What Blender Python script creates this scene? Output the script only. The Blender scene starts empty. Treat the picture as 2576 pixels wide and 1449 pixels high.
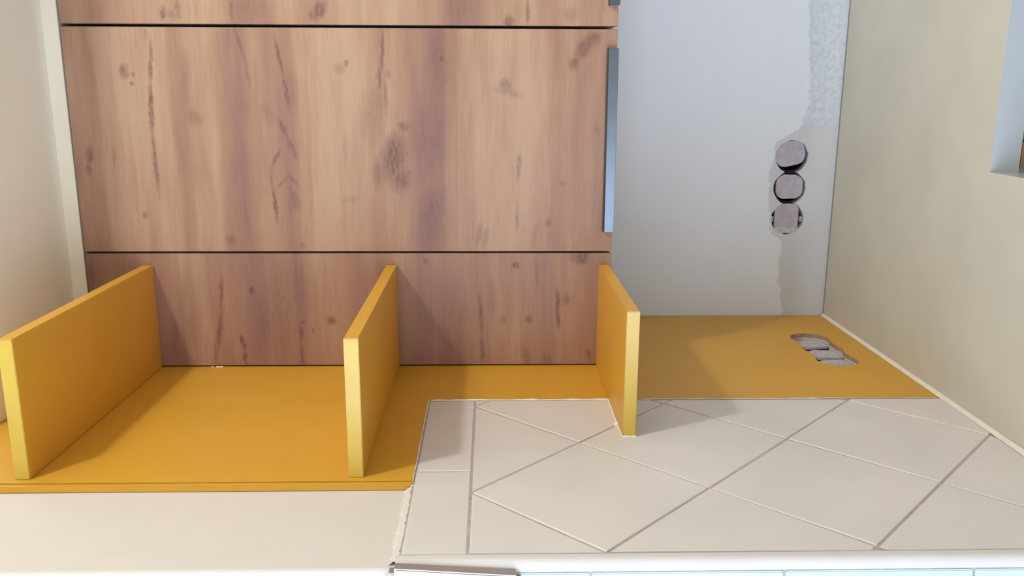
import bpy, bmesh, math, random
from mathutils import Matrix, Vector
from mathutils.geometry import tessellate_polygon
random.seed(7)
C = bpy.context.scene.collection
SC = bpy.context.scene

# ---------------------------------------------------------------- camera
# The picture was taken with the phone on its side: true "up" (+Z) points to
# the left of the frame, +X to its top, and the camera looks along +Y.
cam_d = bpy.data.cameras.new('camera'); cam = bpy.data.objects.new('camera', cam_d); C.objects.link(cam)
cam_d.sensor_width = 36.0; cam_d.lens = 2167.95/2576*36.0; cam_d.clip_start = .02
cam.matrix_world = Matrix(((0.00361123, 0.97401478, 0.22645568, 0.517915),
                           (-0.02429488, 0.22647577, -0.97371376, -1.938666),
                           (-0.99969831, -0.00198541, 0.02448143, 1.677771),
                           (0, 0, 0, 1)))
SC.camera = cam
# ---------------------------------------------------------------- world, light, exposure
wd = bpy.data.worlds.new('world'); SC.world = wd; wd.use_nodes = True
wd.node_tree.nodes['Background'].inputs[0].default_value = (.55, .75, 1, 1)
wd.node_tree.nodes['Background'].inputs[1].default_value = 1.0
SC.view_settings.view_transform = 'Standard'; SC.view_settings.look = 'None'
SC.view_settings.gamma = 1; SC.view_settings.use_curve_mapping = False
SC.view_settings.exposure = 0.0
LAMP = (1.475, -1.35, 2.70)
def light(name, kind, loc, energy, col, **kw):
    d = bpy.data.lights.new(name, kind); d.energy = energy; d.color = col
    for k, v in kw.items(): setattr(d, k, v)
    o = bpy.data.objects.new(name, d); C.objects.link(o); o.location = loc; return o
light('lamp_bulb', 'POINT', LAMP, 38.5, (.96, 1, 1), shadow_soft_size=.05)
dl = light('window_daylight', 'AREA', (-.55, -2.77, 1.55), 50, (.59, .72, 1), shape='RECTANGLE', size=1.5, size_y=1.3)
dl.rotation_euler = (math.radians(90), 0, 0)

# ---------------------------------------------------------------- helpers
def lin(c):
    return tuple(((v/255)/12.92 if v/255 <= .04045 else ((v/255+.055)/1.055)**2.4) for v in c)+(1,)
class NT:
    def __init__(s, name):
        s.m = bpy.data.materials.new(name); s.m.use_nodes = True; s.t = s.m.node_tree
        s.b = s.t.nodes['Principled BSDF']
    def n(s, typ, ins=None, **kw):
        x = s.t.nodes.new(typ)
        for k, v in kw.items(): setattr(x, k, v)
        for k, v in (ins or {}).items():
            if hasattr(v, 'links') or isinstance(v, bpy.types.NodeSocket): s.t.links.new(v, x.inputs[k])
            else: x.inputs[k].default_value = v
        return x
    def math(s, op, a, b=0.0, c=0.0, clamp=False):
        x = s.n('ShaderNodeMath', {0: a, 1: b, 2: c}, operation=op); x.use_clamp = clamp
        return x.outputs[0]
    def mix(s, f, a, b, blend='MIX'):
        x = s.n('ShaderNodeMix', data_type='RGBA', blend_type=blend)
        for k, v in ((0, f), (6, a), (7, b)):
            if isinstance(v, bpy.types.NodeSocket): s.t.links.new(v, x.inputs[k])
            else: x.inputs[k].default_value = v
        return x.outputs[2]
    def ramp(s, f, stops, interp='LINEAR'):
        r = s.n('ShaderNodeValToRGB', {0: f}); e = r.color_ramp; e.interpolation = interp
        while len(e.elements) < len(stops): e.elements.new(.5)
        for el, (p, c) in zip(e.elements, stops):
            el.position = p; el.color = c if not isinstance(c, (int, float)) else (c, c, c, 1)
        return r.outputs[0]
    def noise(s, vec, scale, detail=3, rough=.5):
        return s.n('ShaderNodeTexNoise', {'Vector': vec, 'Scale': scale, 'Detail': detail, 'Roughness': rough})
    def obj(s): return s.n('ShaderNodeTexCoord').outputs['Object']
    def sets(s, **kw):
        for k, v in kw.items():
            k = {'base': 'Base Color', 'rough': 'Roughness', 'metal': 'Metallic', 'normal': 'Normal', 'spec': 'Specular IOR Level', 'coat': 'Coat Weight'}.get(k, k)
            if isinstance(v, bpy.types.NodeSocket): s.t.links.new(v, s.b.inputs[k])
            else: s.b.inputs[k].default_value = v
        return s.m
    def bump(s, h, strength=.2, dist=.001):
        return s.n('ShaderNodeBump', {'Height': h, 'Strength': strength, 'Distance': dist}).outputs[0]

def simple(name, col, rough=.5, vary=.06, scale=30, bump=0, bscale=400, **kw):
    t = NT(name); v = t.obj(); c = lin(col)
    n = t.noise(v, scale, 4).outputs[0]
    d = tuple(x*(1-2*vary) for x in c[:3])+(1,); l = tuple(min(1, x*(1+vary)) for x in c[:3])+(1,)
    base = t.ramp(n, [(.3, d), (.7, l)])
    if bump: kw['normal'] = t.bump(t.noise(v, bscale, 3).outputs[0], bump, .0008)
    return t.sets(base=base, rough=rough, **kw)

def link(name, bm, mat, parent=None, kind=None, smooth=False, label=None):
    bmesh.ops.recalc_face_normals(bm, faces=bm.faces)
    me = bpy.data.meshes.new(name); bm.to_mesh(me); bm.free()
    if smooth:
        for p in me.polygons: p.use_smooth = True
    o = bpy.data.objects.new(name, me); C.objects.link(o)
    for m in (mat if isinstance(mat, (list, tuple)) else [mat]): me.materials.append(m)
    if parent: o.parent = parent; o.matrix_parent_inverse = parent.matrix_world.inverted()
    if kind: o['kind'] = kind
    if label: o['label'] = label
    return o
def thing(name, label, cat, loc=(0, 0, 0), group=None):
    o = bpy.data.objects.new(name, None); C.objects.link(o); o.location = loc
    o.empty_display_size = .05
    o['label'] = label; o['category'] = cat; o['kind'] = 'thing'
    if group: o['group'] = group
    bpy.context.view_layer.update()
    return o
def tag(o, label, cat, group=None):
    o['label'] = label; o['category'] = cat; o['kind'] = 'thing'
    if group: o['group'] = group
    return o
def box(lo, hi, bev=0, bm=None, seg=2):
    b = bmesh.new()
    bmesh.ops.create_cube(b, size=1)
    for v in b.verts: v.co = Vector([(lo[i]+hi[i])/2 + v.co[i]*(hi[i]-lo[i]) for i in range(3)])
    if bev: bmesh.ops.bevel(b, geom=b.edges[:], offset=bev, segments=seg, affect='EDGES')
    if bm is None: return b
    return merge(bm, b)
def merge(bm, b):
    me = bpy.data.meshes.new('tmp'); b.to_mesh(me); b.free(); bm.from_mesh(me); bpy.data.meshes.remove(me); return bm
def prism(loops, axis, lo, hi, bm=None, inner_mat=None):
    """loops: outer polygon then holes, 2-D in the two other axes (cyclic order y,z / x,z / x,y)."""
    bm = bm or bmesh.new()
    def P(a, b, h): return {0: (h, a, b), 1: (a, h, b), 2: (a, b, h)}[axis]
    flat = [q for L in loops for q in L]
    tri = tessellate_polygon([[Vector((a, b, 0)) for a, b in L] for L in loops])
    A = [bm.verts.new(P(a, b, lo)) for a, b in flat]; B = [bm.verts.new(P(a, b, hi)) for a, b in flat]
    for t in tri:
        if len(set(t)) == 3:
            bm.faces.new([A[i] for i in t]); bm.faces.new([B[i] for i in reversed(t)])
    k = 0
    for li, L in enumerate(loops):
        n = len(L)
        for i in range(n):
            j = (i+1) % n
            f = bm.faces.new((A[k+i], A[k+j], B[k+j], B[k+i]))
            if li and inner_mat is not None: f.material_index = inner_mat
        k += n
    return bm
def tube(pts, rad, bm=None, sides=6):
    bm = bm or bmesh.new(); rings = []
    for i, p in enumerate(pts):
        d = (Vector(pts[min(i+1, len(pts)-1)])-Vector(pts[max(i-1, 0)])).normalized()
        u = d.orthogonal().normalized(); w = d.cross(u)
        r = rad[i] if isinstance(rad, (list, tuple)) else rad
        rings.append([bm.verts.new(Vector(p)+u*r*math.cos(a)+w*r*math.sin(a)) for a in [2*math.pi*k/sides for k in range(sides)]])
    for a, b in zip(rings, rings[1:]):
        for k in range(sides): bm.faces.new((a[k], a[(k+1) % sides], b[(k+1) % sides], b[k]))
    bm.faces.new(rings[0][::-1]); bm.faces.new(rings[-1])
    return bm
def bead(a, b, r=.0022, n=24, jit=.5, bm=None, wob=.0006):
    """an uneven line of filler between two points"""
    a, b = Vector(a), Vector(b); pts = []; rad = []
    for i in range(n+1):
        q = a.lerp(b, i/n)+Vector([random.uniform(-wob, wob) for _ in range(3)]); pts.append(q); rad.append(r*random.uniform(1-jit, 1+jit))
    return tube(pts, rad, bm)

# ---------------------------------------------------------------- materials
yellow_l = lin((219, 163, 54))
t = NT('yellow_laminate'); v = t.obj()
m_yellow = t.sets(base=t.ramp(t.noise(v, 8, 4).outputs[0], [(.35, tuple(x*.95 for x in yellow_l[:3])+(1,)), (.65, yellow_l)]), rough=.42, spec=.42,
                  normal=t.bump(t.noise(v, 1600, 2).outputs[0], .12, .0004))
m_edge = simple('yellow_edge_band', (214, 178, 66), .36, .03, 20, spec=.6)
m_mdf = simple('raw_board_core', (176, 140, 112), .85, .1, 120)
m_tile = simple('white_glazed_tile', (226, 217, 210), .38, .03, 6, spec=.35)
m_tilefront = simple('white_wall_tile', (208, 230, 232), .25, .02, 6)
m_grout = simple('grey_grout', (188, 175, 167), .9, .1, 90, bump=.3)
m_caulk = simple('white_caulk', (244, 236, 228), .55, .04, 60)
m_trimwhite = simple('white_plastic_trim', (236, 232, 228), .3, .02, 10)
m_cornertrim = simple('glazed_corner_trim', (222, 214, 208), .5, .02, 10, spec=.3)
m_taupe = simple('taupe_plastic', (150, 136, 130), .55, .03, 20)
m_gapshade = simple('grey_gap_shade', (150, 147, 143), .8, .06, 60)
m_counter = simple('white_worktop', (204, 197, 180), .45, .04, 7, bump=.1, bscale=60, spec=.35)
m_counteredge = simple('white_worktop_edge', (184, 188, 190), .3, .02, 10)
m_seal = simple('cream_seal', (240, 228, 208), .4, .03, 30)
m_white = simple('white_carcass', (212, 209, 203), .5, .02, 10)
m_filler = simple('cream_filler', (240, 230, 204), .6, .02, 10)
m_dark = simple('dark_socket_box', (24, 24, 34), .6, .1, 50)
m_cap = simple('lavender_cap', (186, 176, 182), .8, .07, 60, bump=.3, bscale=300)
m_rubble = simple('broken_plaster', (200, 190, 190), .95, .16, 130, bump=.9, bscale=220)
m_metal = simple('brushed_steel', (106, 112, 114), .33, .04, 30, metal=1.0)
m_plastic = simple('white_switch_plastic', (238, 236, 232), .3, .01, 10)
m_floor = simple('floor_tile', (178, 168, 156), .5, .1, 5)
m_room = simple('white_room_paint', (228, 225, 220), .9, .02, 4)
m_glass = NT('window_glass').sets(base=(1, 1, 1, 1), rough=0.0); m_glass.node_tree.nodes['Principled BSDF'].inputs['Transmission Weight'].default_value = 1

# ceiling paint, slightly uneven
t = NT('ceiling_paint'); v = t.obj()
m_ceil = t.sets(base=t.ramp(t.noise(v, 3, 3).outputs[0], [(.3, lin((249, 245, 228))), (.7, lin((251, 248, 232)))]), rough=.9,
                normal=t.bump(t.noise(v, 700, 3).outputs[0], .15, .0006))
# plaster of the left wall: filler patches and faint trowel marks
t = NT('skim_plaster'); v = t.obj()
n1 = t.noise(v, 7, 4).outputs[0]; n2 = t.noise(v, 2.2, 2).outputs[0]
c = t.mix(t.math('MULTIPLY', n2, .8), lin((218, 208, 197)), lin((224, 210, 203)))
c = t.mix(t.ramp(n1, [(.55, 0), (.72, .35)]), c, lin((206, 197, 184)))
m_plaster = t.sets(base=c, rough=.9, normal=t.bump(n1, .25, .003))
# grey backsplash wall: light grey paint over old plaster left bare along the worktop
t = NT('grey_wall_paint'); v = t.obj()
sx = t.n('ShaderNodeSeparateXYZ', {0: v}); X, Z = sx.outputs[0], sx.outputs[2]
e1 = t.noise(v, 28, 5, .65).outputs[0]; e2 = t.noise(v, 160, 3).outputs[0]
# height of the paint's lower edge along the wall (metres above .9, in units of .2)
edge = t.ramp(t.math('DIVIDE', X, .8), [(0, .49), (.10, .55), (.225, .56), (.24, .68), (.36, .76), (.44, .73), (.50, .70), (.54, .44), (.62, .37), (.8, .43), (1, .46)])
thr = t.math('MULTIPLY_ADD', edge, .2, .9)
thr = t.math('ADD', thr, t.math('MULTIPLY', t.math('SUBTRACT', e1, .5), .034))
thr = t.math('ADD', thr, t.math('MULTIPLY', t.math('SUBTRACT', e2, .5), .016))
bare = t.math('MULTIPLY', t.math('SUBTRACT', thr, Z), 190, clamp=True)
rough = t.math('MULTIPLY', t.math('SUBTRACT', t.math('ADD', X, t.math('MULTIPLY', e1, .03)), .448), 90, clamp=True)
paint = t.mix(t.math('MULTIPLY', t.noise(v, 5, 3).outputs[0], .5), lin((226, 226, 226)), lin((231, 231, 231)))
gray = t.mix(e1, lin((200, 198, 196)), lin((212, 209, 206)))
rgh = t.mix(t.ramp(t.noise(v, 90, 5, .7).outputs[0], [(.35, 0), (.65, 1)]), lin((200, 204, 205)), lin((226, 228, 228)))
col = t.mix(bare, paint, t.mix(rough, gray, rgh))
# a pale scratch below the socket holes and a few filler smears beside them
dx = t.math('ABSOLUTE', t.math('SUBTRACT', X, .164)); sc = t.math('MULTIPLY', t.math('LESS_THAN', dx, .0008), t.math('LESS_THAN', Z, .972))
col = t.mix(t.math('MULTIPLY', sc, .6), col, lin((214, 210, 204)))
h = t.math('MULTIPLY', bare, -1.0)
h = t.math('ADD', h, t.math('MULTIPLY', t.math('MULTIPLY', bare, rough), t.math('MULTIPLY', t.noise(v, 120, 6, .75).outputs[0], 3.2)))
h = t.math('ADD', h, t.math('MULTIPLY', t.noise(v, 500, 2).outputs[0], .12))
m_gray = t.sets(base=col, rough=.8, normal=t.bump(h, .55, .0016))

FEAT_SIDE = [(2.179,0.1454,-1.488,0.046,0.0056,0.7), (2.1876,0.0725,-1.423,0.0531,0.0073,0.8), (2.1984,0.0219,-1.404,0.0293,0.0078,0.4), (2.1469,0.0492,-1.74,0.023,0.0056,0.95), (2.1438,0.0178,-1.6,0.0225,0.005,0.8), (2.1241,0.1493,-1.627,0.0117,0.0073,0.75), (2.0317,0.0877,-0.883,0.0094,0.0056,0.7), (2.0358,0.0663,-1.519,0.0247,0.005,0.7), (2.036,0.0252,-1.599,0.0324,0.005,0.65), (1.9773,0.0902,-2.381,0.0112,0.0112,0.85), (2.0132,0.0706,-1.759,0.0071,0.0056,0.6), (2.0947,0.0762,-1.648,0.0384,0.0078,0.45), (2.0726,0.0985,-1.56,0.1232,0.0392,0.35), (2.0414,0.1639,-1.552,0.0883,0.0392,0.3), (2.0959,0.0798,-1.748,0.0779,0.0336,0.35), (1.6321,0.1965,-1.714,0.009,0.0101,0.9), (1.5924,0.1823,-1.581,0.0363,0.0056,0.45), (1.5075,0.2107,-2.675,0.0159,0.019,0.9), (1.5223,0.2107,-2.165,0.0161,0.0134,0.5), (1.6973,0.1001,-1.607,0.0492,0.0056,0.75), (1.6953,0.0337,-1.592,0.0398,0.005,0.75), (1.6759,0.1367,-1.623,0.0501,0.0123,0.35), (1.6057,0.093,-1.431,0.012,0.0101,0.65), (1.5525,0.1249,-1.57,0.0321,0.0056,0.9), (1.5508,0.092,-1.672,0.0252,0.0056,0.85), (1.5361,0.1307,-1.524,0.0142,0.0123,0.55), (1.6553,0.0916,-1.459,0.0121,0.0067,0.5), (1.4903,0.0211,-1.746,0.017,0.0078,0.65), (1.5716,0.0135,-1.947,0.0216,0.0145,0.4), (1.7974,0.2042,-1.914,0.0106,0.0073,0.6), (1.749,0.0861,-1.666,0.113,0.0448,0.3), (1.6097,0.0176,-1.844,0.0243,0.0112,0.4), (2.2409,0.1184,-1.438,0.1056,0.0336,0.25), (1.8886,0.1675,-1.365,0.069,0.028,0.3), (2.416,0.1836,-1.506,0.0379,0.009,0.4), (2.2732,0.0573,-1.449,0.0571,0.0145,0.35)]
FEAT_MID = [(2.2716,0.558,-1.463,0.0515,0.005,0.75), (2.2775,0.4814,-1.517,0.0635,0.0056,0.9), (2.2787,0.3853,-1.585,0.0714,0.005,0.85), (2.2749,0.605,-1.644,0.0123,0.0034,0.4), (2.2941,0.5965,-1.511,0.0269,0.0034,0.3), (2.1166,0.5957,-1.828,0.0354,0.0056,0.5), (2.1053,0.547,-1.709,0.0416,0.0056,0.35), (2.0891,0.5402,-1.601,0.0492,0.0045,0.3), (2.0486,0.5692,-1.75,0.0434,0.005,0.75), (2.0394,0.5098,-1.698,0.0466,0.0062,0.7), (2.0295,0.5133,-1.63,0.0467,0.0145,0.35), (2.0742,0.4719,-1.81,0.0292,0.0123,0.35), (2.0486,0.4459,-1.984,0.0252,0.0067,0.6), (2.0346,0.4108,-1.922,0.0299,0.0073,0.55), (2.0641,0.3914,-1.093,0.0281,0.0056,0.65), (2.0727,0.3539,-1.619,0.0317,0.0045,0.55), (2.0693,0.3087,-1.623,0.0441,0.0056,0.9), (2.054,0.3504,-0.821,0.0179,0.0045,0.45), (2.0356,0.354,-2.283,0.0176,0.005,0.5), (2.0326,0.3161,-1.848,0.0298,0.0112,0.45), (2.0429,0.3051,-1.566,0.0389,0.0045,0.3), (1.8676,0.5783,-1.531,0.0488,0.0045,0.85), (1.8746,0.531,-1.496,0.0337,0.0067,0.65), (1.8638,0.5034,-1.609,0.0548,0.0056,0.6), (1.8842,0.4723,-1.492,0.0668,0.0336,0.35), (1.8582,0.5396,-1.746,0.0103,0.0067,0.5), (1.8528,0.3952,-1.433,0.0567,0.0291,0.85), (1.8414,0.3524,-1.087,0.0278,0.0224,0.75), (1.8339,0.45,-2.888,0.0149,0.0112,0.7), (1.8311,0.4024,-1.933,0.0091,0.0078,0.5), (1.8277,0.3668,-2.232,0.0113,0.0101,0.5), (1.8786,0.3666,-1.54,0.0392,0.014,0.5), (1.4986,0.6005,-0.872,0.0227,0.0168,0.8), (1.514,0.5852,-0.948,0.0277,0.0168,0.75), (1.53,0.559,-1.229,0.0169,0.0123,0.7), (1.7636,0.5672,-1.782,0.008,0.0073,0.8), (1.7449,0.5839,-1.604,0.0597,0.0201,0.25), (1.6516,0.5226,-1.693,0.0155,0.0145,0.6), (1.6452,0.5096,-2.906,0.033,0.0101,0.35), (1.6265,0.3777,-1.513,0.0391,0.0056,0.55), (1.6292,0.2833,-1.543,0.0302,0.0045,0.5), (1.5698,0.276,-1.584,0.013,0.0067,0.6), (1.5968,0.2537,-1.417,0.032,0.0067,0.3), (1.6995,0.2537,-1.403,0.0326,0.0078,0.45), (1.6885,0.2463,-1.373,0.0281,0.0078,0.4), (1.7813,0.283,-1.519,0.0833,0.0336,0.45), (1.7645,0.5582,-1.442,0.099,0.0392,0.35), (1.7841,0.4373,-1.494,0.1032,0.0503,0.3), (2.394,0.3979,-1.49,0.0227,0.009,0.75), (2.3984,0.3731,-1.531,0.0171,0.0067,0.55), (2.3184,0.5429,-1.407,0.0185,0.0101,0.7), (2.3031,0.5372,-1.476,0.0058,0.005,0.6), (2.3067,0.5219,-1.476,0.0051,0.0045,0.6), (2.306,0.2888,-1.479,0.0106,0.0067,0.6), (2.3519,0.3944,-1.511,0.0246,0.0045,0.35), (1.9305,0.558,-1.531,0.008,0.0067,0.7), (1.9427,0.5495,-2.144,0.0145,0.0123,0.35), (1.9385,0.4092,-1.553,0.0429,0.0056,0.25), (2.1549,0.2441,-2.496,0.0123,0.0123,0.55), (2.0242,0.2336,-1.65,0.0108,0.0067,0.5), (2.2026,0.4629,-2.475,0.0199,0.0168,0.4), (2.2128,0.5397,-1.517,0.051,0.0078,0.25), (1.9307,0.318,2.976,0.0188,0.009,0.3), (1.4858,0.4456,-1.764,0.0179,0.0078,0.35), (1.5476,0.3469,-2.506,0.009,0.0078,0.3)]
FEAT_FAR = [(2.243,0.6414,-1.323,0.015,0.0078,0.8), (2.2167,0.6465,-1.591,0.0208,0.0078,0.5), (2.1253,0.6486,-1.547,0.021,0.0045,0.6), (2.1859,0.6483,-1.538,0.021,0.0045,0.2), (2.2262,0.6382,-2.117,0.0135,0.0112,0.4), (1.9739,0.6478,-1.056,0.0243,0.0145,0.85), (1.9843,0.6396,-1.386,0.0126,0.0112,0.7), (1.7335,0.6443,-1.959,0.0054,0.0056,0.5), (1.732,0.6525,-1.817,0.0359,0.0336,0.3), (1.6455,0.6301,-2.867,0.0121,0.0134,0.8), (1.613,0.6455,-1.578,0.0248,0.005,0.85), (2.0924,0.6505,-2.347,0.0303,0.0336,0.3), (1.5379,0.642,-2.704,0.0143,0.0168,0.4)]


LIGHT, MID, MAUVE, DARK = (180, 144, 114), (162, 121, 94), (142, 102, 87), (88, 54, 48)
def wood(name, feats, bands, seed):
    """oak-look decor, grain along X, planks stacked along Z"""
    t = NT(name); v = t.obj()
    s = t.n('ShaderNodeSeparateXYZ', {0: v}); X, Z = s.outputs[0], s.outputs[2]
    P = t.n('ShaderNodeCombineXYZ', {0: Z, 1: X, 2: seed}).outputs[0]
    S1 = t.n('ShaderNodeMapping', {0: P, 3: (1, .35, 1)}).outputs[0]
    w1 = t.noise(S1, 11, 3).outputs[0]; w2 = t.noise(P, 75, 4, .6).outputs[0]
    U = t.math('ADD', Z, t.math('MULTIPLY', t.math('SUBTRACT', w1, .5), .030))
    U2 = t.math('ADD', Z, t.math('ADD', t.math('MULTIPLY', t.math('SUBTRACT', w1, .5), .006), t.math('MULTIPLY', t.math('SUBTRACT', w2, .5), .009)))
    V2 = t.math('ADD', X, t.math('MULTIPLY', t.math('SUBTRACT', w2, .5), .012))
    Q = t.n('ShaderNodeCombineXYZ', {0: U2, 1: V2, 2: 0.0}).outputs[0]
    # plank tones
    tone = t.ramp(t.math('MULTIPLY', t.math('SUBTRACT', U, 1.44), 1.0), [(min(1, max(0, z-1.44)), g) for z, g in bands])
    S2 = t.n('ShaderNodeMapping', {0: P, 3: (1, .09, 1)}).outputs[0]
    S3 = t.n('ShaderNodeMapping', {0: P, 3: (1, .03, 1)}).outputs[0]
    g1 = t.noise(S2, 34, 4, .55).outputs[0]; g2 = t.noise(S3, 420, 3, .6).outputs[0]
    pl = t.n('ShaderNodeTexWhiteNoise', {1: t.math('FLOOR', t.math('MULTIPLY', t.math('ADD', U2, seed*.37), 19.0))}, noise_dimensions='1D').outputs[0]
    g3 = t.noise(t.n('ShaderNodeMapping', {0: Q, 3: (1, .22, 1)}).outputs[0], 22, 5, .6).outputs[0]
    f = t.math('ADD', tone, t.math('MULTIPLY', t.math('SUBTRACT', g1, .5), 1.0))
    f = t.math('ADD', f, t.math('MULTIPLY', t.math('SUBTRACT', pl, .5), .24))
    f = t.math('ADD', f, t.math('MULTIPLY', t.math('SUBTRACT', g2, .5), .5))
    f = t.math('ADD', f, t.math('MULTIPLY', t.math('SUBTRACT', g3, .5), .7), clamp=True)
    base = t.ramp(f, [(0, lin(MAUVE)), (.45, lin(MID)), (.9, lin(LIGHT))])
    acc = None
    for (z, x, a, l, w, k) in feats:
        mp = t.n('ShaderNodeMapping', {0: Q, 1: (z, x, 0), 2: (0, 0, a), 3: (l, w, 1)}, vector_type='TEXTURE').outputs[0]
        g = t.n('ShaderNodeTexGradient', {0: mp}, gradient_type='SPHERICAL').outputs[1]
        g = t.math('MULTIPLY', g, 1.6, clamp=True)
        g = t.math('MULTIPLY', g, k)
        acc = g if acc is None else t.math('MAXIMUM', acc, g)
    br = t.noise(t.n('ShaderNodeMapping', {0: Q, 3: (1, .3, 1)}).outputs[0], 210, 4, .65).outputs[0]
    br = t.ramp(br, [(.34, .45), (.62, 1.0)])
    k1 = t.math('MULTIPLY', acc, br, clamp=True)
    base = t.mix(t.math('MULTIPLY', k1, .86), base, lin(DARK))
    bumph = t.math('SUBTRACT', t.math('MULTIPLY', g2, .5), k1)
    return t.sets(base=base, rough=.48, spec=.4, normal=t.bump(bumph, .12, .0006))
B2 = [(1.46, .55), (1.50, .6), (1.56, .45), (1.615, .78), (1.665, .85), (1.72, .6), (1.757, .5), (1.765, .12), (1.80, .10), (1.84, .5), (1.88, .45), (1.92, .75), (1.98, .85), (2.02, .62), (2.036, .30), (2.07, .5), (2.09, .6), (2.125, .15), (2.15, .35), (2.175, .8), (2.21, .75), (2.22, .35), (2.235, .35), (2.25, .75), (2.30, .62), (2.315, .8), (2.365, .95), (2.372, .5), (2.43, .5)]
B1 = [(1.46, .4), (1.50, .5), (1.55, .55), (1.58, .3), (1.63, .45), (1.70, .3), (1.75, .55), (1.78, .3), (1.84, .35), (1.88, .4), (1.92, .5), (1.99, .62), (2.02, .55), (2.03, .2), (2.09, .15), (2.13, .2), (2.165, .4), (2.19, .5), (2.22, .55), (2.25, .5), (2.30, .3), (2.36, .4), (2.43, .35)]
B3 = [(1.46, .6), (1.52, .7), (1.60, .6), (1.68, .55), (1.70, .2), (1.76, .25), (1.80, .5), (1.85, .75), (1.93, .9), (1.95, .6), (2.0, .55), (2.04, .5), (2.06, .35), (2.12, .3), (2.16, .7), (2.24, .6), (2.32, .45), (2.40, .55)]
m_wood_mid = wood('oak_decor_door_middle', FEAT_MID, B2, 0.0)
m_wood_side = wood('oak_decor_door_side', FEAT_SIDE, B1, 3.3)
m_wood_far = wood('oak_decor_door_far', FEAT_FAR, B3, 6.1)

# ---------------------------------------------------------------- room shell
ZT = .900                 # worktop surface
ZC = 2.452                # soffit over the cabinets
YE = -1.068               # end face of the left wall
def holes(cx, cz, r, neck, swap=False, n=14, jit=.0012):
    """outline of a row of round socket holes running into each other"""
    lo, hi = cx[0]-r, cx[-1]+r; N = n*len(cx); L = []; R_ = []
    for i in range(N+1):
        x = lo+(hi-lo)*(.5-.5*math.cos(math.pi*i/N)) if False else lo+(hi-lo)*i/N
        hw = max([math.sqrt(max(0, r*r-(x-c)**2)) for c in cx])
        if cx[0] < x < cx[-1]: hw = max(hw, neck)
        L.append((x, cz-hw+random.uniform(-jit, jit) if hw > .004 else cz-.003)); R_.append((x, cz+hw+random.uniform(-jit, jit) if hw > .004 else cz+.003))
    return L+R_[::-1]
SOCK = [.2290, .2985, .3690]
hole_back = holes(SOCK, 1.0005, .0368, .011)
bm = prism([[(-1.5, 0), (2.6, 0), (2.6, 2.8), (-1.5, 2.8)], hole_back], 1, 0, .05)
bm = box((-1.5, .05, 0), (2.6, .15, 2.8), 0, bm)
link('wall_back', bm, m_gray, kind='structure')
SOCKY = [-.338, -.265, -.192]
hole_left = holes(SOCKY, .999, .040, .035)
LAM = .009                # thickness of yellow panel and of the tiles
bm = prism([[(YE+.006, 0), (0, 0), (0, 2.8), (YE+.006, 2.8)], hole_left], 0, -.055, -LAM)
wl = box((-1.6, YE+.006, 0), (-.055, 0, 2.8), 0, bm)
wall_left = link('wall_left', wl, m_plaster, kind='structure')
# ceiling: room at 2.8 m, lower soffit above the kitchen run
bm = box((-1.6, -2.9, 2.8), (2.7, .15, 2.9))
ceiling = link('ceiling', bm, m_ceil, kind='structure')
bm = box((0, -.665, ZC), (2.6, 0, 2.8))
link('ceiling_soffit', bm, m_ceil, ceiling)
link('floor', box((-1.6, -2.9, -.1), (2.7, .15, 0)), m_floor, kind='structure')
link('wall_right', box((2.6, -2.9, 0), (2.7, .15, 2.8)), m_room, kind='structure')
link('wall_far_left', box((-1.7, -2.9, 0), (-1.6, YE+.006, 2.8)), m_room, kind='structure')
WX0, WX1, WZ0, WZ1 = -1.32, .22, .88, 2.22
link('wall_front', prism([[(-1.6, 0), (2.6, 0), (2.6, 2.8), (-1.6, 2.8)], [(WX0, WZ0), (WX1, WZ0), (WX1, WZ1), (WX0, WZ1)]], 1, -2.9, -2.8), m_room, kind='structure')
win = link('window_1', prism([[(WX0, WZ0), (WX1, WZ0), (WX1, WZ1), (WX0, WZ1)], [(WX0+.06, WZ0+.06), (-.58, WZ0+.06), (-.58, WZ1-.06), (WX0+.06, WZ1-.06)], [(-.52, WZ0+.06), (WX1-.06, WZ0+.06), (WX1-.06, WZ1-.06), (-.52, WZ1-.06)]], 1, -2.88, -2.82), m_trimwhite, kind='structure')
link('pane', box((WX0+.06, -2.855, WZ0+.06), (-.58, -2.845, WZ1-.06)), m_glass, win)
link('pane', box((-.52, -2.855, WZ0+.06), (WX1-.06, -2.845, WZ1-.06)), m_glass, win)
# white filler strip between the cabinet tops and the soffit
link('trim_1', box((.002, -.3672, 2.4245), (1.45, -.30, ZC), .0008), m_filler, kind='structure')
# rounded corner trim down the end of the tiled wall
bm = bmesh.new(); prof = []
for k in range(17):
    a = math.pi/2*k/16; prof.append((-.0105+.0105*math.cos(a)+.0003, YE+.0105-.0105*math.sin(a)))
prof = [(-.012, YE+.0168), (-.0004, YE+.0168), (.0003, YE+.0160)]+prof+[(-.0125, YE)]
prism([prof], 2, .0, 1.786, bm)
link('trim_2', bm, m_cornertrim, kind='structure', smooth=False)
# plastered upper part of that corner: soft rounded bead, part of the wall
prof = [(-.03, YE+.0062), (-LAM-.0002, YE+.0062)]+[(-.0165+.0075*math.cos(math.pi/2*k/6), YE+.0075-.0075*math.sin(math.pi/2*k/6)) for k in range(7)]+[(-.03, YE)]
link('corner_bead', prism([prof], 2, 1.787, 2.8), m_plaster, wall_left)

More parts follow.
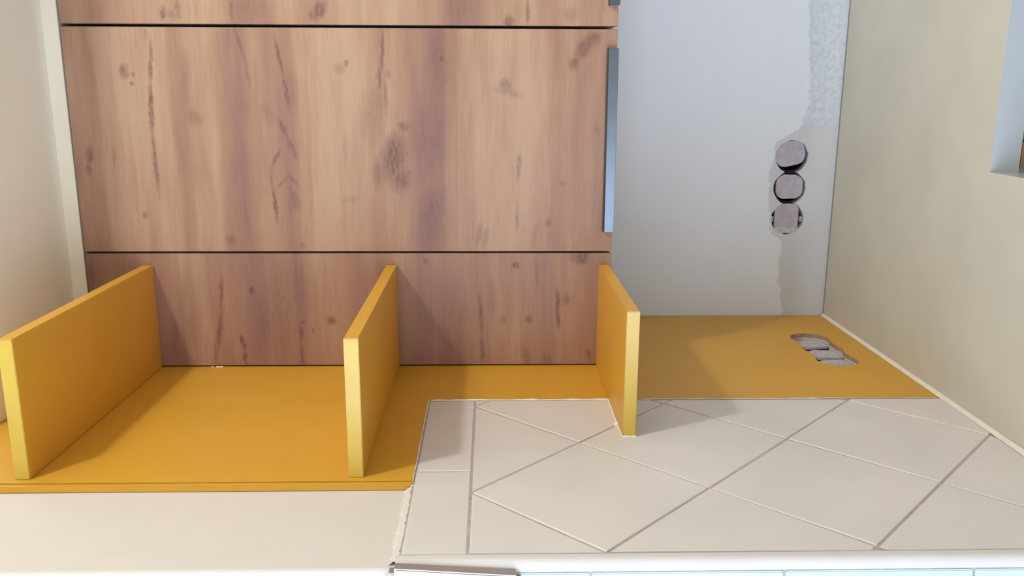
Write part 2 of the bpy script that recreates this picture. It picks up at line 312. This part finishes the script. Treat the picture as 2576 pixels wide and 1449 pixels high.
# ---------------------------------------------------------------- tiles of the left wall
TB = 1.7822                # upper edge of the tiling
TF = YE+.0175              # front edge of the tiling
def clip(poly, lo, hi):
    for ax, lim, sg in ((0, lo[0], 1), (0, hi[0], -1), (1, lo[1], 1), (1, hi[1], -1)):
        out = []
        for i, p in enumerate(poly):
            q = poly[(i+1) % len(poly)]; ip = sg*(p[ax]-lim) >= 0; iq = sg*(q[ax]-lim) >= 0
            if ip: out.append(p)
            if ip != iq:
                s = (lim-p[ax])/(q[ax]-p[ax]); out.append((p[0]+s*(q[0]-p[0]), p[1]+s*(q[1]-p[1])))
        poly = out
        if len(poly) < 3: return []
    return poly
def inset(poly, d):
    poly = [p for i, p in enumerate(poly) if (Vector(p)-Vector(poly[i-1])).length > 1e-3]
    n = len(poly); area = sum(poly[i][0]*poly[(i+1) % n][1]-poly[(i+1) % n][0]*poly[i][1] for i in range(n))
    if area < 0: poly = poly[::-1]
    L = []
    for i in range(n):
        a, b = Vector(poly[i]), Vector(poly[(i+1) % n]); e = b-a
        if e.length < 1e-6: continue
        e.normalize(); nn = Vector((-e.y, e.x)); L.append((a+nn*d, e))
    out = []
    for i in range(len(L)):
        (p, d1), (q, d2) = L[i-1], L[i]; den = d1.x*d2.y-d1.y*d2.x
        if abs(den) < 1e-6: out.append(tuple(q)); continue
        s = ((q.x-p.x)*d2.y-(q.y-p.y)*d2.x)/den; out.append(tuple(p+d1*s))
    return out
def area(poly):
    return abs(sum(poly[i][0]*poly[(i+1) % len(poly)][1]-poly[(i+1) % len(poly)][0]*poly[i][1] for i in range(len(poly))))/2
def tile(poly, grout=.0016, parent=wall_left, mat=None):
    if len(poly) < 3 or area(poly) < 2.5e-4: return
    o = inset(poly, grout); i1 = inset(poly, grout+.0005); i2 = inset(poly, grout+.0016)
    if not (len(o) == len(i1) == len(i2)): return
    bm = bmesh.new(); tx = [random.uniform(-.003, .003) for _ in range(2)]; off = random.uniform(-.0003, .0003)
    cy = sum(p[0] for p in o)/len(o); cz = sum(p[1] for p in o)/len(o)
    def h(p, b): return b+off+tx[0]*(p[0]-cy)+tx[1]*(p[1]-cz)
    rings = [[bm.verts.new((b if b < -.005 else h(p, b), p[0], p[1])) for p in L] for L, b in ((o, -LAM), (o, -.0012), (i1, -.0006), (i2, 0.0))]
    for a, b in zip(rings, rings[1:]):
        for k in range(len(a)): bm.faces.new((a[k], a[(k+1) % len(a)], b[(k+1) % len(a)], b[k]))
    bm.faces.new(rings[-1])
    link('tile', bm, mat or m_tile, parent)
link('grout', box((-LAM, TF, ZT-.05), (-.0015, -.5517, 1.7830)), m_grout, wall_left)
O = (-.887281, 1.386952); Ei = (.157506, .000116); Ej = (-.0045595, .158585)
LO, HI = (TF+.0015, ZT+.002), (-.5545, 1.7045)
for i in range(-6, 8):
    for j in range(-8, 8):
        if (i+j) % 2: continue
        # cell with corners (i,j),(i+1,j+1),(i,j+2),(i-1,j+1)
        cell = [(O[0]+Ei[0]*a+Ej[0]*b, O[1]+Ei[1]*a+Ej[1]*b) for a, b in ((i, j), (i+1, j+1), (i, j+2), (i-1, j+1))]
        tile(clip(cell, LO, HI))
for a, b in ((-1.2, -.832), (-.832, -.588), (-.588, -.5)):
    tile(clip([(a, 1.7045), (b, 1.7045), (b, TB), (a, TB)], (TF+.0015, 0), (-.5545, 3)))
# square tiles on the end face (seen at the foot of the picture)
link('grout', box((-.80, YE+.0005, 0), (-.0125, YE+.0062, 1.784)), m_grout, wall_left)
edges_z = [1.784, 1.566, 1.346, 1.128, .908, .688, .468, .248, .028]
for k in range(3):
    for z1, z0 in zip(edges_z, edges_z[1:]):
        x1 = -.0135-.222*k; x0 = x1-.219
        b = box((x0+.001, YE-.0018, z0+.0018), (x1-.0005, YE+.006, z1-.0018), .0014)
        link('tile', b, m_tilefront, wall_left)
# ragged plaster lip along the last row of tiles
bm = bmesh.new(); prev = None
for i in range(41):
    y = -.8735+(YE+.010+.8735)*i/40; w = random.uniform(.007, .013); e = random.uniform(-.0014, .0012)
    cur = [bm.verts.new((-LAM-.0004, y, 1.7825)), bm.verts.new((-.0012+random.uniform(-.0012, .0006), y, 1.7828+e)), bm.verts.new((-.0042, y, 1.7850+w*.35)), bm.verts.new((-LAM-.0004, y, 1.7835+w))]
    if prev:
        for k in range(3): bm.faces.new((prev[k], prev[k+1], cur[k+1], cur[k]))
    prev = cur
link('plaster_lip', bm, m_plaster, wall_left)

# ---------------------------------------------------------------- wall cabinets
YD = -.3672; ZB = 1.454; ZTOP = 2.4215
XG = [.002, .2217, .6212, 1.0212]
def cabinet(x0, x1, mat, label, handle):
    c = thing('kitchen_cabinet', label, 'cabinet', ((x0+x1)/2, -.18, ZB))
    bm = box((x0+.001, -.345, ZB+.002), (x1-.001, -.001, ZB+.020)); box((x0+.001, -.345, ZTOP-.018), (x1-.001, -.001, ZTOP), 0, bm)
    box((x0+.001, -.345, ZB+.020), (x0+.019, -.001, ZTOP-.018), 0, bm); box((x1-.019, -.345, ZB+.020), (x1-.001, -.001, ZTOP-.018), 0, bm)
    box((x0+.019, -.012, ZB+.020), (x1-.019, -.003, ZTOP-.018), 0, bm)
    link('carcass', bm, m_white, c)
    d = link('door', box((x0+.0008, YD, ZB), (x1-.0030, YD+.019, ZTOP), .0007), mat, c)
    if handle:
        h0, h1 = handle
        # angled grip profile along the lower edge: thin plate over the edge, lip turned forward
        prof = [(YD-.0175, ZB-.0005), (YD-.0175, ZB+.0165), (YD-.0150, ZB+.0185), (YD-.0005, ZB+.0185), (YD-.0005, ZB+.0165), (YD-.0140, ZB+.0165), (YD-.0150, ZB+.0155), (YD-.0150, ZB-.0005)]
        b = prism([prof], 0, h0, h1); bmesh.ops.bevel(b, geom=[e for e in b.edges], offset=.0004, segments=1, affect='EDGES')
        link('handle', b, m_metal, d, label='long brushed metal bar handle')
    return c
cabinet(XG[0], XG[1], m_wood_side, 'wood-effect cabinet front directly behind the yellow shelves, mostly hidden by them', None)
cabinet(XG[1], XG[2], m_wood_mid, 'fully visible wood-effect cabinet door with a long metal bar handle along its edge', (.2605, .5855))
cabinet(XG[2]+.0014, XG[3], m_wood_far, 'wood-effect cabinet cut off by the top edge of the photo', (.6575, .9825))

# ---------------------------------------------------------------- yellow wall panel with shelves
unit = thing('wall_shelf', 'yellow wall panel with three projecting shelf boards and a cut-out for sockets', 'shelf', (0, -.5, 1.45))
PF = -.8598                # front edge of the wide upper part
outer = [(-.002, ZT+.004), (-.002, ZC-.001), (PF, ZC-.001), (PF, 1.7832), (-.5515, 1.7832), (-.5515, ZT+.004)]
bm = prism([outer, hole_left], 0, -LAM+.0002, 0.0, inner_mat=1)
link('back_panel', bm, [m_yellow, m_mdf], unit)
link('edge_band', box((-LAM+.0002, -.8715, 1.7835), (-.0006, -.8612, ZC-.001), .0012), m_yellow, unit)
def board(z0, z1, y0, x1=.1969):
    bm = box((0.0002, y0, z0), (x1, YD-.0004, z1), .0009)
    for f in bm.faces:
        if f.normal.y < -.7 or False: f.material_index = 1
    return link('shelf', bm, [m_yellow, m_edge], unit)
board(2.2997, 2.3197, -.8493); board(1.8517, 1.8716, -.8493); board(1.4576, 1.4771, -.7142)

# ---------------------------------------------------------------- worktop, base cabinets
poly = [(.001, -.003), (2.59, -.003), (2.59, -.608), (.392, -.608), (.392, -1.30), (.001+.0, -1.30)]
poly = [(.002, -.0068), (2.59, -.0068), (2.59, -.608), (.392, -.608), (.392, -1.040), (.002, -1.040)]
bm = prism([poly], 2, .855, ZT)
bmesh.ops.bevel(bm, geom=[e for e in bm.edges if all(abs(v.co.z-ZT) < 1e-5 for v in e.verts) and len(e.link_faces) == 2 and abs(e.calc_face_angle()) > .5], offset=.004, segments=3, affect='EDGES')
for f in bm.faces:
    if abs(f.normal.z) < .6: f.material_index = 1
wt = link('worktop', bm, [m_counter, m_counteredge])
tag(wt, 'cream white L-shaped worktop running below the grey wall', 'worktop')
def base(x0, x1, label):
    c = thing('base_cabinet', label, 'cabinet', ((x0+x1)/2, -.3, 0))
    link('carcass', box((x0+.001, -.565, .10), (x1-.001, -.01, .854)), m_white, c)
    link('plinth', box((x0+.001, -.52, 0), (x1-.001, -.50, .10)), m_white, c)
    for a, b in ((.10, .40), (.40, .70), (.70, .842)):
        link('drawer', box((x0+.0016, -.586, a+.0015), (x1-.0016, -.567, b-.0015), .0008), m_wood_far, c)
base(.394, .4395, 'narrow dark wood filler front below the worktop corner, at the right edge of the photo')
base(.4395, 1.04, 'wood-effect base cabinet below the worktop, a sliver at the right edge of the photo')
# cream sealing strip where the worktop meets the left wall
bm = bmesh.new()
prism([[(.0005, ZT+.0003), (.0062, ZT+.0003), (.0058, ZT+.0016), (.0032, ZT+.0040), (.0014, ZT+.0066), (.0005, ZT+.0066)]], 1, -1.040, -.006, bm)
tag(link('sealing_strip', bm, m_seal), 'thin cream sealing strip between the worktop and the yellow panel and tiles', 'seal')

tag(link('gap_shade_strip', box((.006, -.0065, ZT-.02), (2.58, -.0002, ZT+.0006), .0004), m_gapshade), 'dark grey strip painted as the shade in the gap between worktop and grey wall', 'joint')  # shade of the open gap behind the worktop, put in as a grey strip

# ---------------------------------------------------------------- white caulk lines
def caulk(segs, label):
    bm = bmesh.new()
    for a, b, r in segs: bead(a, b, r, max(5, int((Vector(a)-Vector(b)).length/.014)), .35, bm, .0003)
    return tag(link('caulk_bead', bm, m_caulk), label, 'caulk')
caulk([((0, -.5525, ZT+.01), (0, -.5525, 1.10), .0005), ((0, -.5525, 1.07), (0, -.5525, 1.17), .0012), ((0, -.5530, 1.17), (0, -.5530, 1.4560), .0007)], 'thin white caulk line between yellow panel and diagonal tiles beyond the last shelf')
caulk([((0, -.5535, 1.4790), (0, -.5535, 1.78), .0016), ((0, -.5535, 1.68), (0, -.5535, 1.77), .0016)], 'white caulk line along the narrow yellow strip between the middle and right-hand shelf')
caulk([((0, -.555, 1.7835), (0, -.80, 1.7835), .0010), ((0, -.80, 1.7835), (0, -.868, 1.7835), .0006)], 'thin caulk line where the upright yellow panel edge meets the narrow border tiles')
caulk([((.0008, -.5545, 1.4785), (.0008, -.714, 1.4785), .0016), ((.0008, -.7155, 1.4800), (.0008, -.7155, 1.4570), .0016), ((.0012, -.662, 1.4795), (.0012, -.672, 1.4795), .0034)], 'white caulk around the foot of the yellow shelf that stands on the tiles')
caulk([((-.005, -.874, 1.785), (-.006, -.881, 1.784), .0024), ((-.003, -.868, 1.783), (-.003, -.873, 1.784), .0016)], 'small white caulk dab at the outer corner of the yellow panel')
caulk([((.001, -.3690, 2.185), (.001, -.3690, 2.198), .0016), ((.001, -.3690, 2.203), (.001, -.3690, 2.206), .0014)], 'tiny white caulk crumbs in the corner between wood front and yellow panel')

# ---------------------------------------------------------------- socket boxes
def cup(c, axis, r, depth, parent, start):
    bm = bmesh.new(); N = 28; R0, R1 = [], []
    def P(a, b, h): return (a, h, b) if axis == 1 else (h, a, b)
    rings = []
    for rr, h in ((r, start), (r, start+depth), (r-.002, start+depth*.96), (r-.002, start)):
        rings.append([bm.verts.new(P(c[0]+rr*math.cos(2*math.pi*k/N), c[1]+rr*math.sin(2*math.pi*k/N), h)) for k in range(N)])
    for a, b in zip(rings, rings[1:]+rings[:1]):
        if a is rings[1]: continue
        for k in range(N): bm.faces.new((a[k], a[(k+1) % N], b[(k+1) % N], b[k]))
    bm.faces.new(rings[1]); bm.faces.new(rings[2])
    return link('box', bm, m_dark, parent)
def cap(poly, h0, h1, axis, parent, mat=None):
    b = prism([poly], axis, h0, h1)
    return link('cover', b, mat or m_cap, parent)
def rounded(cx, cz, hx, hz, cut, rot=0, n=3, jit=.0012):
    P = []
    for sx_, sz_ in ((1, 1), (-1, 1), (-1, -1), (1, -1)):
        c0 = (sx_*hx, sz_*(hz-cut)); c1 = (sx_*(hx-cut), sz_*hz)
        if sx_*sz_ < 0: c0, c1 = c1, c0
        for k in range(n+1):
            s = k/n; bul = .22*cut*math.sin(math.pi*s)
            P.append((c0[0]+(c1[0]-c0[0])*s+sx_*bul*.7+random.uniform(-jit, jit)*.5, c0[1]+(c1[1]-c0[1])*s+sz_*bul*.7+random.uniform(-jit, jit)*.5))
    ca, sa = math.cos(rot), math.sin(rot)
    return [(cx+a*ca-b*sa, cz+a*sa+b*ca) for a, b in P]
labs = ['socket box hole lowest in the photo, nearest the yellow panel, with a squarish cover', 'middle socket box hole of the three in the grey wall, with an eight-sided cover', 'socket box hole topmost in the photo, with a tilted cover and one dark corner']
ZS = 1.0005
for k, (cx, lab) in enumerate(zip(SOCK, labs)):
    s = thing('socket_box', lab, 'socket box', (cx, .02, ZS), 'empty socket boxes in the grey wall')
    cup((cx, ZS), 1, .0345, .036, s, .0125)
    if k == 0:
        cap(rounded(cx+.0012, ZS+.0010, .0325, .0275, .012), .0030, .0115, 1, s)
        for zz in (-.0325, .0335): cap(rounded(cx-.002, ZS+zz, .006, .0032, .002), .0045, .0115, 1, s, m_rubble)
        cap(rounded(cx-.0275, ZS-.001, .0065, .030, .006), .0020, .0095, 1, s, m_rubble)
    elif k == 1:
        cap(rounded(cx+.0025, ZS-.0005, .0272, .0305, .0170), .0030, .0115, 1, s)
    else:
        cap(rounded(cx+.0065, ZS+.0040, .0275, .0345, .0190, .20), .0025, .0115, 1, s)
lb2 = ['old socket box farthest back inside the cut-out of the yellow panel', 'middle old socket box inside the cut-out of the yellow panel', 'old socket box nearest the tiles inside the cut-out of the yellow panel']
for k, cy in enumerate(SOCKY[::-1]):
    s = thing('socket_box', lb2[k], 'socket box', (-.02, cy, .999), 'old socket boxes in the yellow panel')
    cup((cy, .999), 0, .034, -.036, s, -.0165)
    pol = rounded(cy+(-.004, -.003, .004)[k], .999+(.001, -.002, .002)[k], (.024, .025, .027)[k], .0330, (.012, .014, .016)[k], (.12, -.1, .08)[k], jit=.004)
    pol = [(a, q-.0055) for a, q in pol]
    cap(pol, -.0155, -.0105, 0, s, m_rubble)

# ---------------------------------------------------------------- light switch on the wall end, foot of the picture
sw = thing('light_switch', 'white switch plate with rounded corners at the bottom edge of the photo', 'switch', (-.045, YE, 1.72))
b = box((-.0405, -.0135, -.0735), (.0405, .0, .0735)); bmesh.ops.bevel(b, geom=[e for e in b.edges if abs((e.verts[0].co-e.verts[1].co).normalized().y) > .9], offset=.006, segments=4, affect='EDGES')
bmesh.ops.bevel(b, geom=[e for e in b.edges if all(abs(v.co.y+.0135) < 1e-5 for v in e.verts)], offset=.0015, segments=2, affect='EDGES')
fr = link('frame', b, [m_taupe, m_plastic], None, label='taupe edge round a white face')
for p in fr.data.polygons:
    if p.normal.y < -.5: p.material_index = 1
r1 = link('rocker', box((-.031, -.0165, .003), (.031, -.0130, .0655), .0012), m_plastic, None)
r2 = link('rocker', box((-.031, -.0165, -.0655), (.031, -.0130, -.003), .0012), m_plastic, None)
for o in (fr, r1, r2): o.parent = sw
sw.location = (-.0435, YE-.0020, 1.7205); sw.rotation_euler = (0, math.radians(4.2), 0)

# ---------------------------------------------------------------- ceiling lamp (outside the frame, lights the scene)
lp = thing('ceiling_lamp', 'small round ceiling lamp above the kitchen, outside the photo', 'lamp', (LAMP[0], LAMP[1], 2.8))
bm = bmesh.new(); bmesh.ops.create_cone(bm, cap_ends=True, segments=32, radius1=.06, radius2=.05, depth=.025, matrix=Matrix.Translation((LAMP[0], LAMP[1], 2.7875)))
link('canopy', bm, m_white, lp)
bm = bmesh.new(); bmesh.ops.create_cone(bm, cap_ends=True, segments=24, radius1=.018, radius2=.018, depth=.022, matrix=Matrix.Translation((LAMP[0], LAMP[1], 2.766)))
link('lamp_socket', bm, m_white, lp)
